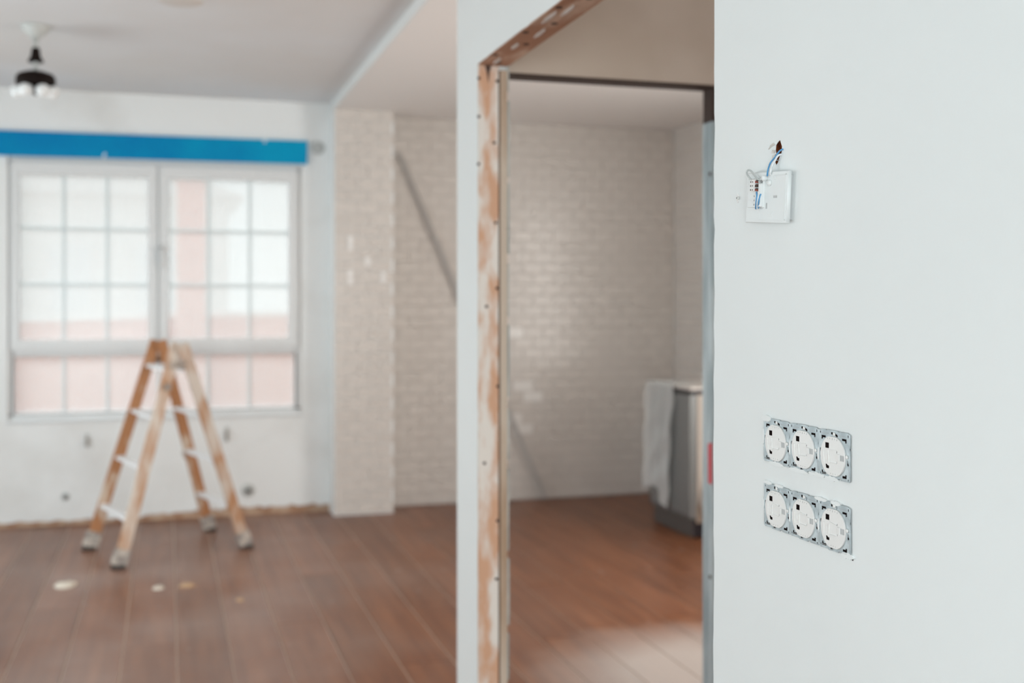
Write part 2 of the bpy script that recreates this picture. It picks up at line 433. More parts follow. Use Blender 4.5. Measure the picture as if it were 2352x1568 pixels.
sk.box(XL, WX0, YW, YW + 0.0125, WZ0, WZ1).box(WX1, 1.057, YW, YW + 0.0125, WZ0, WZ1).box(XL, 1.057, YW, YW + 0.0125, WZ1, CEIL)
part('plaster', sk, 'window_wall_plaster', back)

# ---- window: outer frame, two side-hung sashes with glazing bars, fixed light below
win = struct('window_1', MB().box(WX0, WX1, YW + 0.02, YW + 0.10, WZ0, 0.712).box(WX0, WX1, YW + 0.02, YW + 0.10, 2.31, WZ1)
             .box(WX0, -0.933, YW + 0.02, YW + 0.10, 0.7, 2.32).box(0.826, WX1, YW + 0.02, YW + 0.10, 0.7, 2.32)
             .box(-0.94, 0.83, YW + 0.02, YW + 0.10, 1.082, 1.128).box(-0.075, -0.045, YW + 0.015, YW + 0.10, 1.12, 2.32), 'upvc_white',
             'large white double casement window with glazing bars and a low fixed light', 'window')
def sash(x0, x1, z0, z1, gx0, gx1, gz0, gz1, vbars, hbars, name, ybase):
    mb = MB()
    mb.box(x0, x1, ybase, ybase + 0.055, z0, gz0, bev=0.006).box(x0, x1, ybase, ybase + 0.055, gz1, z1, bev=0.006)
    mb.box(x0, gx0, ybase, ybase + 0.055, gz0 - 0.01, gz1 + 0.01, bev=0.004).box(gx1, x1, ybase, ybase + 0.055, gz0 - 0.01, gz1 + 0.01, bev=0.004)
    s = part(name, mb, 'upvc_white', win)
    xs = [gx0] + vbars + [gx1]; zs = [gz0] + hbars + [gz1]
    for x in vbars: part('muntin', MB().box(x - 0.009, x + 0.009, ybase + 0.032, ybase + 0.044, gz0, gz1), 'muntin_white', s)
    for z in hbars: part('muntin', MB().box(gx0, gx1, ybase + 0.0325, ybase + 0.0435, z - 0.009, z + 0.009), 'muntin_white', s)
    for i in range(len(xs) - 1):
        for j in range(len(zs) - 1):
            part('pane', MB().prism(rect(xs[i], xs[i + 1], zs[j], zs[j + 1]), lambda u, v, h: (u, h, v), ybase + 0.0255, ybase + 0.0256), 'hazed_glass', s)
    return s
sash(-0.945, -0.064, 1.118, 2.318, -0.897, -0.122, 1.182, 2.238, [-0.638, -0.376], [1.541, 1.898], 'sash', YW - 0.005)
s2 = sash(-0.052, 0.838, 1.118, 2.318, 0.005, 0.782, 1.182, 2.238, [0.256, 0.5235], [1.538, 1.896], 'sash', YW - 0.005)
sash(-0.945, 0.84, 0.70, 1.092, -0.930, 0.822, 0.716, 1.077, [-0.638, -0.376, -0.06, 0.256, 0.5235], [], 'fixed_light', YW + 0.02)
part('handle', MB().box(-0.052, -0.026, YW - 0.017, YW - 0.005, 1.64, 1.80, bev=0.004).box(-0.046, -0.032, YW - 0.05, YW - 0.015, 1.765, 1.79, bev=0.003)
     .box(-0.048, -0.030, YW - 0.05, YW - 0.036, 1.66, 1.79, bev=0.005), 'upvc_white', s2)
part('sill', MB().box(WX0 - 0.01, WX1 + 0.01, YW - 0.012, YW + 0.09, WZ0 - 0.012, WZ0 + 0.004, bev=0.004), 'upvc_white', win)

# ---- tiled pillar, tiled kitchen wall and return wall
TH, TW = 0.0773, 0.152
def tile_mesh(w_, h_):
    m_ = MB().box(-w_ / 2, w_ / 2, -0.007, 0.0, -h_ / 2, h_ / 2, bev=0.0016).mesh('tile'); return m_
TILE = {}
def tile(parent, c, w_, rz, m):
    key = (round(w_, 3), m)
    if key not in TILE:
        TILE[key] = tile_mesh(w_ - 0.0036, TH - 0.0036); TILE[key].materials.append(MATS[m])
    o = link('tile', TILE[key], None, parent); o.location = c
    o.rotation_euler = (random.uniform(-0.006, 0.006), 0, rz + random.uniform(-0.006, 0.006))
    return o
def lay(u0, u1, rows, z0=0.008, start=0.0):
    """running bond: yields (u centre, z centre, width, row)"""
    for r in range(rows):
        u = u0 - (TW / 2 if r % 2 else 0.0) - start
        while u < u1 - 0.004:
            a, b = max(u, u0), min(u + TW, u1)
            if b - a > 0.02: yield (a + b) / 2, z0 + TH * (r + 0.5), b - a, r
            u += TW

PX0, PX1, PY = 1.057, 1.462, 7.553
pillar = struct('trim_1', MB().box(PX0, PX1, PY, YK + 0.1, 0, KCEIL), 'window_wall_plaster', 'square pillar with tiled front between window wall and kitchen wall', 'pillar')
for u, z, w_, r in lay(PX0 + 0.006, PX1, 35): tile(pillar, (u, PY - 0.0005, z), w_, 0, 'tile_glaze')
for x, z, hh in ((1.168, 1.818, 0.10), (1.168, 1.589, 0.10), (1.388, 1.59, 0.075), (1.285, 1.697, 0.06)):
    part('pale_patch', MB().box(x - 0.017, x + 0.017, PY - 0.0115, PY - 0.007, z - hh / 2, z + hh / 2, bev=0.002), 'patch_pale', pillar, label='small pale patch')  # small pale slabs set on the pillar tiles
kw = struct('wall_kitchen', MB().box(1.07, XR + 0.15, YK, YK + 0.15, 0, CEIL), 'grout', 'kitchen end wall covered in glossy off-white metro tiles', 'wall')
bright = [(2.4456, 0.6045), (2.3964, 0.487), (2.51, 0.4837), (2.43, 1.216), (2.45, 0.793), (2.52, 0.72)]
rest = MB(); count = 0
cells = list(lay(PX1, XR - 0.004, 35))
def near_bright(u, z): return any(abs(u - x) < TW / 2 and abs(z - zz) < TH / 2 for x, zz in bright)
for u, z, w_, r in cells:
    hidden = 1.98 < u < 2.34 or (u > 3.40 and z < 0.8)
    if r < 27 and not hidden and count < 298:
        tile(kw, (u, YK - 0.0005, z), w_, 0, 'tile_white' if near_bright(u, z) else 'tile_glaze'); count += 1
    else: rest.box(u - w_ / 2 + 0.0018, u + w_ / 2 - 0.0018, YK - 0.0075, YK - 0.0005, z - TH / 2 + 0.0018, z + TH / 2 - 0.0018)
o = part('tile_field', rest, 'tile_glaze', kw); o['kind'] = 'stuff'
rw = struct('wall_right', MB().box(XR, XR + 0.12, YR - 0.15, 3.45, 0, CEIL).box(XR, XR + 0.12, 5.25, YK, 0, CEIL).box(XR, XR + 0.12, 3.45, 5.25, 0, 0.6).box(XR, XR + 0.12, 3.45, 5.25, 2.4, CEIL), 'white_paint', 'side wall of the kitchen with an opening for an added fill lamp, tiled next to its far corner', 'wall')
for u, z, w_, r in lay(6.85, YK - 0.01, 35): tile(rw, (XR - 0.0005, u, z), w_, -math.pi / 2, 'tile_glaze')

# ---- walls out of frame that enclose the rooms, with openings for the added fill lamps
def holed_wall_x(name, x0, x1, ya, yb, fill_openings, label):
    mb = MB(); y = ya
    for a, b, za, zb in fill_openings:
        mb.box(x0, x1, y, a, 0, CEIL).box(x0, x1, a, b, zb, CEIL); y = b
        if za > 0: mb.box(x0, x1, a, b, 0, za)
    mb.box(x0, x1, y, yb, 0, CEIL)
    return struct(name, mb, 'white_paint', label, 'wall')
holed_wall_x('wall_left', XL - 0.12, XL, YR - 0.15, YW + 0.2, [(1.2, 2.6, 0.42, 1.98), (4.2, 6.6, 0.0, 2.05)], 'white side wall with two openings for added fill lamps')
mb = MB().box(XL, -1.8, YR - 0.12, YR, 0, CEIL).box(-1.8, 0.0, YR - 0.12, YR, 2.0, CEIL).box(0.0, 1.3, YR - 0.12, YR, 0, CEIL).box(1.3, 3.1, YR - 0.12, YR, 0, 0.6).box(1.3, 3.1, YR - 0.12, YR, 2.4, CEIL).box(3.1, XR, YR - 0.12, YR, 0, CEIL)
struct('wall_rear', mb, 'white_paint', 'white wall behind the viewer with two openings for added fill lamps', 'wall')

# ---- near wall with the doorway: one sheet with a ragged cut edge and a real hole knocked through
OY0, OY1, OZ = 1.595, 3.0, 2.0755
jag = []
z = 0.0
while z < OZ - 0.02:
    jag.append((-(OY0 + random.choice((0, 0, 0, 0.0008, -0.0012, 0.0015, -0.002)) + 0.0016 * math.sin(z * 2.3)), z)); z += random.uniform(0.012, 0.05)
head = []
y = OY0
while y < OY1:
    head.append((-y, OZ + random.choice((0, 0, 0.0008, -0.001, -0.0016)))); y += random.uniform(0.02, 0.06)
outline = [(2.0, 0)] + [(2.0, CEIL), (-3.23, CEIL), (-3.23, 0), (-OY1, 0), (-OY1, OZ)] + head[::-1][1:] + jag[::-1]
hole = [(-1.3964, 1.6462), (-1.3911, 1.6365), (-1.3915, 1.6300), (-1.3929, 1.6258), (-1.3975, 1.6229), (-1.4020, 1.6150), (-1.4064, 1.6123), (-1.4099, 1.6164),
        (-1.4085, 1.6220), (-1.4064, 1.6275), (-1.4085, 1.6330), (-1.4075, 1.6405), (-1.4020, 1.6440)]
me = plate2d('near_wall', [outline, hole], 0.085)
nw = link('wall_doorway', me, 'white_paint'); nw.matrix_world = Matrix.Translation((WX + 0.0425, 0, 0)) @ Matrix(((0, 0, -1, 0), (-1, 0, 0, 0), (0, 1, 0, 0), (0, 0, 0, 1)))
tag(nw, 'smooth white wall with the wide unfinished doorway and bare sockets', 'wall', kind='structure')
NWI = nw.matrix_world.inverted()
def nwpart(name, mb, m, smooth=False, label=None):
    me = mb.mesh(name, smooth); me.transform(NWI); return link(name, me, m, nw, label)
# cavity behind the hole (brick dust), torn plaster flakes at its left rim
cv = MB(); cv.box(WX + 0.0008, WX + 0.075, 1.386, 1.416, 1.606, 1.652)
nwpart('hole_cavity', cv, 'brick_cavity', label='dark red brick inside the hole')
for pts in ([(1.4085, 1.6410), (1.4185, 1.6395), (1.4260, 1.6365), (1.4190, 1.6420), (1.4120, 1.6440)],
            [(1.4080, 1.6330), (1.4150, 1.6345), (1.4175, 1.6300), (1.4100, 1.6290)],
            [(1.4066, 1.6275), (1.4140, 1.6270), (1.4160, 1.6205), (1.4085, 1.6215)]):
    nwpart('plaster_flake', MB().prism(pts, lambda u, v, h: (h, u, v), WX - 0.0018, WX + 0.002), 'torn_plaster')

# timber lining of the doorway
jb = MB(); jb.box(WX + 0.0008, 0.872, 2.9945, OY1 - 0.0005, 0, 2.0715)
jamb = struct('trim_2', jb, 'raw_wood', 'bare timber post with plaster smears on the far side of the doorway', 'door frame')
for yy, zz in ((0.816, 2.035), (0.868, 2.03), (0.816, 1.93), (0.86, 1.86), (0.815, 1.80), (0.864, 1.64), (0.868, 1.46), (0.838, 1.41), (0.87, 1.19), (0.832, 0.98), (0.869, 0.82), (0.866, 0.66)):
    part('nail', MB().lathe([(0.0045, 0), (0.0045, 0.002), (0.002, 0.003)], (yy, 2.9947, zz), n=8, axis=(0, -1, 0)), 'nail_dark', jamb)
part('split', MB().prism([(0.833, 2.071), (0.851, 2.071), (0.846, 2.052), (0.843, 2.022), (0.839, 2.050)], lambda u, v, h: (u, h, v), 2.9930, 2.9946), 'nail_dark', jamb, label='dark wedge-shaped split')
hd = MB().box(WX + 0.0008, 0.8990, OY0 - 0.02, OY1 - 0.0005, 2.0720, OZ - 0.0005)
header = struct('trim_3', hd, 'raw_wood_header', 'bare timber board lining the top of the doorway', 'door frame')
for xx, yy in ((0.824, 2.86), (0.865, 2.72), (0.825, 2.60), (0.864, 2.50), (0.826, 2.36), (0.863, 2.27), (0.83, 2.18), (0.86, 2.95)):
    part('nail', MB().lathe([(0.008, 0), (0.008, 0.002), (0.004, 0.003)], (xx, yy, 2.0722), n=8, axis=(0, 0, -1)), 'nail_dark', header)
for xx, yy, l in ((0.862, 2.60, 0.05), (0.845, 2.75, 0.035), (0.835, 2.45, 0.06), (0.85, 2.93, 0.04), (0.855, 2.38, 0.05)):
    part('plaster_smear', MB().prism([(xx - 0.004, yy - l), (xx + 0.003, yy - l * 0.6), (xx + 0.006, yy + l * 0.5), (xx, yy + l), (xx - 0.006, yy + l * 0.3)], lambda u, v, h: (u, v, h), 2.0705, 2.0722), 'torn_plaster', header)

# inner partition behind the doorway: board above, galvanised studs at both sides, dark timber below the board
wall_above = struct('wall_partition', MB().box(0.905, XR, 3.022, 3.088, 2.062, CEIL - 0.001).box(1.62, XR, 3.022, 3.088, 0, 2.062), 'bare_plasterboard',
                   'bare brownish board wall above the inner doorway', 'wall')
struct('trim_4', MB().box(0.905, 1.62, 3.024, 3.086, 2.054, 2.0615), 'dark_wood_gap', 'dark strip along the top of the inner doorway', 'door frame')
stl = struct('trim_5', MB().box(0.8765, 0.8965, 2.990, 3.02, 0, 2.06, bev=0.001), 'board_edge', 'broken board edge beside the timber post of the doorway', 'door frame')
# ragged galvanised flange seen along that edge
part('dark_joint', MB().box(0.8722, 0.8764, 2.997, 3.02, 0, 2.06), 'nail_dark', stl, label='dark joint beside the post')
prev = 0.0
while prev < 2.0:
    l = random.uniform(0.10, 0.26)
    part('metal_flange', MB().box(0.8967, 0.9010 + random.uniform(0, 0.003), 2.992, 3.018, prev + 0.006, prev + l, bev=0.001), 'flange_grey', stl); prev += l + random.uniform(0.01, 0.03)
stud = struct('trim_6', MB().box(1.5377, 1.5392, 3.022, 3.086, 0, 1.955).box(1.5378, 1.58, 3.0205, 3.0222, 0, 1.955).box(1.5378, 1.58, 3.0855, 3.087, 0, 1.955)
              .box(1.5352, 1.5378, 3.021, 3.050, 0, 1.955, bev=0.0012).box(1.5362, 1.5378, 3.062, 3.068, 0, 1.955), 'galvanised', 'galvanised steel stud at the right side of the inner doorway', 'door frame')
part('gap_shade', MB().box(1.538, 1.61, 3.024, 3.084, 1.956, 2.053), 'dark_wood_gap', stud, label='dark block standing in for the shaded gap above the stud')  # dark block painted for the shade in the void above the stud
for zz in (1.80, 0.61): part('screw', MB().lathe([(0.006, 0), (0.006, 0.002), (0.003, 0.004)], (1.5352, 3.031, zz), n=10, axis=(-1, 0, 0)), 'nail_dark', stud)
tp = MB().prism([(3.0195, 0.884), (3.0440, 0.886), (3.0455, 1.002), (3.0195, 1.008)], lambda u, v, h: (h, u, v), 1.5342, 1.5351)
tag(link('tape_strip', tp.mesh('tape_strip'), 'red_tape'), 'red strip of tape stuck on the galvanised stud', 'tape')

# ================================================================== WALL FITTINGS (in focus)
SW, SH = 0.0705, 0.061
def U(u): return (u - 0.5) * SW
def V(v): return (0.5 - v) * SH          # v runs down, as in the photograph
def make_socket(kind):
    """parts in the wall frame; returns list of (name, mesh, material, parent index)"""
    out = []
    def R(u0, u1, v0, v1): return rect(U(u0), U(u1), V(v1), V(v0))
    def P(pts): return [(U(a), V(b)) for a, b in pts]
    o = [(0.0, 0.02), (0.10, 0.02), (0.10, 0.0), (0.24, 0.0), (0.24, 0.02), (0.30, -0.005), (0.62, -0.005), (0.66, 0.02), (0.70, 0.0), (0.93, 0.0), (0.95, 0.02), (1.0, 0.03),
         (1.0, 0.30), (0.985, 0.31), (0.985, 0.35), (1.0, 0.36), (1.0, 0.97), (0.97, 1.0), (0.72, 1.0), (0.70, 0.98), (0.64, 0.98), (0.62, 1.005), (0.32, 1.005), (0.30, 0.985),
         (0.05, 1.0), (0.0, 0.97), (0.0, 0.66), (0.015, 0.65), (0.015, 0.60), (0.0, 0.59)]
    holes = [P([(0.09, 0.125), (0.235, 0.125), (0.235, 0.175), (0.14, 0.175), (0.14, 0.21), (0.09, 0.21)]),
             P([(0.75, 0.125), (0.90, 0.125), (0.90, 0.215), (0.855, 0.215), (0.855, 0.175), (0.75, 0.175)]),
             P([(0.095, 0.86), (0.145, 0.86), (0.145, 0.90), (0.24, 0.90), (0.24, 0.95), (0.095, 0.95)]),
             P([(0.76, 0.89), (0.85, 0.89), (0.85, 0.86), (0.90, 0.86), (0.90, 0.945), (0.76, 0.945)]),
             P([(0.40, 0.04), (0.44, 0.025), (0.50, 0.055), (0.56, 0.05), (0.62, 0.075), (0.63, 0.115), (0.59, 0.125), (0.54, 0.095), (0.46, 0.095), (0.41, 0.08)]),
             ell(U(0.055), V(0.065), 0.0012, 0.0018, 10), ell(U(0.945), V(0.065), 0.0013, 0.0022, 10),
             ell(U(0.06), V(0.93), 0.0010, 0.0016, 10), ell(U(0.945), V(0.965), 0.0012, 0.0018, 10),
             ell(U(0.065), V(0.44), 0.0017, 0.0028, 12), P([(0.05, 0.55), (0.075, 0.55), (0.075, 0.60), (0.05, 0.60)]),
             P([(0.915, 0.55), (0.94, 0.55), (0.945, 0.61), (0.965, 0.64), (0.955, 0.675), (0.92, 0.675), (0.905, 0.64), (0.915, 0.61)]),
             P([(0.36, 0.965), (0.40, 0.945), (0.44, 0.955), (0.50, 0.972), (0.44, 0.975), (0.38, 0.985)])]
    if kind == 'b':
        holes[4] = ell(U(0.42), V(0.055), 0.0022, 0.0023, 14); holes.append(P([(0.55, 0.045), (0.585, 0.05), (0.60, 0.085), (0.575, 0.125), (0.555, 0.12), (0.57, 0.085)]))
    out.append(('support_plate', plate2d('support_plate', [P(o)] + holes, 0.0012, 0.0002), 'galvanised_plate', None, 0.0020))
    # thin pressed ribs
    for u0, u1, v in ((0.11, 0.33, 0.075), (0.66, 0.87, 0.085), (0.11, 0.30, 0.925), (0.68, 0.9, 0.975)):
        out.append(('pressed_rib', MB().box(U(u0), U(u1), V(v) - 0.00022, V(v) + 0.00022, 0.0024, 0.0030).mesh('pressed_rib'), 'grey_slot', None, 0))
    for u in (0.022, 0.975):
        out.append(('pressed_rib', MB().box(U(u) - 0.0002, U(u) + 0.0002, V(0.9), V(0.7), 0.0024, 0.0030).mesh('pressed_rib'), 'grey_slot', None, 0))
    # near-black sheet standing in for the shade inside the box behind the slots
    out.append(('slot_shade', MB().box(U(0.03), U(0.97), V(0.97), V(0.03), 0.0001, 0.0022).mesh('slot_shade'), 'dark_hole', None, 0))
    # plastic insert
    cx, cy, rx, ry = U(0.49), V(0.53), 0.386 * SW, 0.425 * SH
    disc = []
    for i in range(48):
        a = 2 * math.pi * i / 48; x, y = math.cos(a), math.sin(a)
        k = 1.0 if abs(y) < 0.93 else 0.99
        disc.append((cx + rx * x, cy + ry * max(-0.955, min(0.955, y)) * k))
    sq = R(0.256, 0.385, 0.255, 0.38); pen = P([(0.265, 0.71), (0.31, 0.705), (0.335, 0.73), (0.385, 0.735), (0.385, 0.795), (0.345, 0.805), (0.28, 0.80)])
    tabh = R(0.735, 0.855, 0.47, 0.595)
    ticks = [R(0.40 + k * 0.075, 0.418 + k * 0.075, 0.148, 0.182 + 0.014 * (k % 2)) for k in range(4)] + [R(0.42 + k * 0.075, 0.438 + k * 0.075, 0.878, 0.908) for k in range(4)]
    slits = [R(0.62, 0.645, 0.40, 0.45), R(0.625, 0.645, 0.615, 0.66), P([(0.31, 0.17), (0.36, 0.15), (0.345, 0.175), (0.32, 0.185)]), P([(0.32, 0.865), (0.35, 0.885), (0.355, 0.905), (0.325, 0.885)])]
    out.append(('socket_insert', plate2d('socket_insert', [disc, sq, pen, tabh] + ticks + slits, 0.0024, 0.0003), 'white_plastic', None, 0.0034))
    out.append(('hole_shade', plate2d('hole_shade', [ell(cx, cy, rx * 0.95, ry * 0.935, 40)], 0.0016), 'dark_hole', 'socket_insert', 0.0043))  # near-black plate stands in for shade within the insert's holes
    if kind == 'a': rib = [((0.215, 0.44), (0.235, 0.71)), ((0.37, 0.42), (0.40, 0.70))]
    else: rib = [((0.215, 0.43), (0.215, 0.70)), ((0.385, 0.45), (0.385, 0.70))]
    for (a, b), (c, d) in rib:
        out.append(('contact_rib', MB().beam((U(a), V(b), 0.0060), (U(c), V(d), 0.0060), 0.0011, 0.0016, (1, 0, 0)).mesh('contact_rib'), 'white_plastic', 'socket_insert', 0))
    for p_, q_, w_, d_, ref in (((0.29, 0.50), (0.30, 0.62), 0.0008, 0.0008, (1, 0, 0)), ((0.40, 0.405), (0.63, 0.385 if kind == 'a' else 0.44), 0.0016, 0.0008, (0, 0, 1)), ((0.40, 0.665), (0.63, 0.665), 0.0016, 0.0008, (0, 0, 1))):
        out.append(('raised_line', MB().beam((U(p_[0]), V(p_[1]), 0.0058), (U(q_[0]), V(q_[1]), 0.0058), w_, d_, ref).mesh('raised_line'), 'white_plastic', 'socket_insert', 0))
    out.append(('tab_block', MB().box(U(0.66), U(0.74), V(0.60), V(0.46), 0.0055, 0.0072, bev=0.0004).mesh('tab_block'), 'white_plastic', 'socket_insert', 0))
    out.append(('locking_tab', MB().box(U(0.74), U(0.845), V(0.59), V(0.475), 0.0044, 0.0054).mesh('locking_tab'), 'grey_slot', 'socket_insert', 0))
    # screws
    def screw(u, v): return MB().lathe([(0.0024, 0.0026), (0.0026, 0.0036), (0.0016, 0.0044)], (U(u), V(v), 0), n=14).mesh('screw', True)
    out.append(('screw', screw(0.915, 0.49), 'white_plastic', None, 0)); out.append(('screw', screw(0.52, 0.068) if kind == 'a' else screw(0.51, 0.06), 'white_plastic', None, 0))
    return out
SOCK = {'a': make_socket('a'), 'b': make_socket('b')}
def place_socket(y, z, kind, label, roll):
    t = thing('electrical_socket', (0, 0, 0), label, 'socket', 'bare socket inserts in the near white wall')
    t.matrix_world = wall_matrix(y, z, 0.0, roll)
    made = {}
    for n, me, m, par, off in SOCK[kind]:
        o = link(n, me, m, made.get(par, t)); o.location = (0, 0, off - (0.0042 if par else 0)) if par else (0, 0, off)
        made[n] = o
    return t
ROWU, ROWL = (1.2263 + 0), (1.1345)
pos = ['left', 'middle', 'right']
for i in range(3):
    yc = 1.4370 - 0.0711 * (i + 0.5)
    place_socket(yc, ROWU, 'a', pos[i] + ' uncovered socket insert of the upper row on the near white wall', random.uniform(-0.008, 0.008))
    place_socket(yc - 0.0008, ROWL, 'b', pos[i] + ' uncovered socket insert of the lower row on the near white wall', random.uniform(-0.008, 0.008))
# plaster pushed over the plate edges by the skimming of the wall
def blob(yc, zc, ry, rz, seed):
    rnd = random.Random(seed); n = 34
    return [(yc + ry * math.cos(2 * math.pi * i / n) * rnd.uniform(0.88, 1.08), zc + rz * math.sin(2 * math.pi * i / n) * rnd.uniform(0.7, 1.15)) for i in range(n)]
for i, (yc, zc, ry, rz) in enumerate(((1.4300, 1.2560, 0.013, 0.0045), (1.4020, 1.1955, 0.020, 0.0032), (1.3450, 1.1945, 0.024, 0.0030), (1.3000, 1.1958, 0.020, 0.0030), (1.2650, 1.1952, 0.016, 0.0034),
                                      (1.4250, 1.1660, 0.011, 0.0030), (1.3950, 1.1655, 0.012, 0.0022), (1.2900, 1.1650, 0.015, 0.0026), (1.2560, 1.1652, 0.012, 0.0028), (1.2300, 1.1040, 0.014, 0.0040),
                                      (1.4372, 1.2300, 0.0022, 0.012), (1.4372, 1.1350, 0.0020, 0.008), (1.3660, 1.2230, 0.0022, 0.010), (1.2950, 1.2230, 0.0022, 0.009), (1.3660, 1.1310, 0.0024, 0.012), (1.2950, 1.1310, 0.0022, 0.010))):
    nwpart('plaster_smear', MB().prism(blob(yc, zc, ry, rz, i), lambda u, v, h: (h, u, v), WX - 0.0029, WX + 0.001), 'fresh_plaster')
nwpart('pin_hole', MB().lathe([(0.0014, 0), (0.0013, 0.0006)], (WX, 1.2215, 1.1010), n=10, axis=(-1, 0, 0)), 'dark_hole')

# ---- opened control box above: back plate, terminal module, wires
th = thing('control_back_plate', (0, 0, 0), 'opened white thermostat back plate with loose wires below the broken hole', 'thermostat')
TM = wall_matrix(1.4145, 1.5675, 0.0, -0.075); th.matrix_world = TM
TMI = TM.inverted()
def tl(p): return TMI @ Vector(p)
def tw(y, z, off): return TMI @ Vector((WX - off, y, z))
hw, hh = 0.0560, 0.0345
body = plate2d('back_plate', [rect(-hw, hw, -hh, hh), rect(0.0185, 0.0305, -0.0015, 0.0030), rect(-0.0015, 0.0042, -0.0165, -0.0070), rect(-0.0172, -0.0160, -0.0305, -0.0215)], 0.006, 0.0008)
pb = lpart('back_plate', body, 'white_plate_plastic', th); pb.location = (0, 0, 0.0085)
lpart('spacer', MB().box(-hw + 0.004, hw - 0.004, -hh + 0.004, hh - 0.004, 0.0, 0.0111), 'grey_slot', th)
fr = MB()
fr.box(-hw + 0.003, hw - 0.003, hh - 0.0042, hh - 0.003, 0.0110, 0.0122).box(-hw + 0.003, hw - 0.003, -hh + 0.003, -hh + 0.0040, 0.0110, 0.0122).box(hw - 0.004, hw - 0.003, -hh + 0.003, hh - 0.003, 0.0110, 0.0122)
fr.beam((0.0150, -0.0270, 0.0117), (0.0190, -0.0205, 0.0117), 0.0012, 0.0012, (1, 0, 0)).beam((0.0240, 0.0240, 0.0117), (0.0215, 0.0300, 0.0117), 0.0012, 0.0012, (1, 0, 0))
lpart('raised_rim', fr, 'white_plate_plastic', th)
mod = lpart('terminal_module', MB().box(-0.0470, -0.0030, -0.0140, 0.0270, 0.0110, 0.0150, bev=0.0012), 'white_plate_plastic', th)
blk = lpart('terminal_block', MB().box(-0.0320, -0.0195, 0.0085, 0.0255, 0.0145, 0.0200, bev=0.0008), 'white_plastic', th)
for k in range(3):
    z0 = 0.0108 + 0.0056 * k
    lpart('terminal_screw', MB().lathe([(0.0011, 0.0195), (0.0011, 0.0204)], (-0.0290, z0, 0), n=10), 'nail_dark', blk)
    lpart('terminal_screw', MB().lathe([(0.0009, 0.0195), (0.0009, 0.0204)], (-0.0240, z0, 0), n=10), 'nail_dark', blk)
    lpart('wire_end', MB().box(-0.0195, -0.0130, z0 - 0.0017, z0 + 0.0014, 0.0150, 0.0190, bev=0.0006), 'copper_red' if k != 1 else 'nail_dark', blk)
    lpart('wire_end', MB().box(-0.0165, -0.0120, z0 + 0.0004, z0 + 0.0022, 0.0150, 0.0194, bev=0.0004), 'nail_dark', blk)
for k in range(3): lpart('module_slot', MB().box(-0.0280, -0.0266, -0.0110 + 0.006 * k, -0.0088 + 0.006 * k, 0.0149, 0.0153), 'grey_insulation', mod)
sc = MB().lathe([(0.0040, 0.0110), (0.0042, 0.0165), (0.0030, 0.0185)], (-0.0010, 0.0270, 0), n=20)
lpart('fixing_post', sc, 'white_plate_plastic', th, True)
lpart('fixing_post', MB().lathe([(0.0042, 0.0110), (0.0044, 0.0140), (0.0034, 0.0155)], (0.0100, 0.0200, 0), n=20), 'white_plate_plastic', th, True)
lpart('module_screw', MB().lathe([(0.0024, 0.0145), (0.0026, 0.0160), (0.0014, 0.0166)], (-0.0065, 0.0225, 0), n=14), 'grey_insulation', mod, True)
lpart('module_tower', MB().box(-0.0105, -0.0035, -0.0130, 0.0195, 0.0145, 0.0185, bev=0.0010), 'white_plate_plastic', mod)
def wire(name, pts, r, m): return lpart(name, MB().tube(smooth_path(pts, 8), r, 8), m, th, True)
wire('grey_wire', [tw(1.4361, 1.5906, 0.0182), tw(1.4470, 1.5986, 0.0198), tw(1.4571, 1.6057, 0.0182), tw(1.4574, 1.6100, 0.0167), tw(1.4496, 1.6090, 0.0167), tw(1.4388, 1.6022, 0.0167), tw(1.4261, 1.5924, 0.0167), tw(1.4249, 1.5849, 0.0152)], 0.0013, 'grey_fitting')
wire('blue_wire', [tw(1.4288, 1.5754, 0.0182), tw(1.4232, 1.5701, 0.0205), tw(1.4256, 1.5624, 0.0201), tw(1.4359, 1.5535, 0.0152)], 0.0016, 'blue_insulation')
wire('blue_wire', [tw(1.4170, 1.5725, 0.0182), tw(1.4170, 1.5673, 0.0201), tw(1.4202, 1.5604, 0.0201), tw(1.4293, 1.5535, 0.0152)], 0.0010, 'blue_insulation')
wire('white_wire', [tw(1.4271, 1.5767, 0.0167), tw(1.4207, 1.5703, 0.0198), tw(1.4238, 1.5605, 0.0198), tw(1.4327, 1.5525, 0.0152)], 0.0012, 'pale_insulation')
# wires coming out of the hole
wire('blue_wire', [tw(1.3905, 1.6335, -0.012), tw(1.3884, 1.6310, 0.0030), tw(1.3976, 1.6230, 0.0060), tw(1.4070, 1.6161, 0.0080), tw(1.4052, 1.6097, 0.0120), tw(1.4019, 1.6023, 0.0160), tw(1.4064, 1.5969, 0.0140)], 0.0012, 'blue_insulation')
wire('white_wire', [tw(1.3960, 1.6262, -0.012), tw(1.3916, 1.6245, 0.0040), tw(1.3979, 1.6173, 0.0070), tw(1.4006, 1.6096, 0.0100), tw(1.3971, 1.6028, 0.0140), tw(1.4015, 1.5973, 0.0120)], 0.0014, 'pale_insulation')
wire('grey_wire', [tw(1.4010, 1.6170, -0.010), tw(1.3991, 1.6180, 0.0040), tw(1.4036, 1.6136, 0.0060), tw(1.4016, 1.6062, 0.0100), tw(1.3988, 1.5991, 0.0130)], 0.0007, 'grey_insulation')
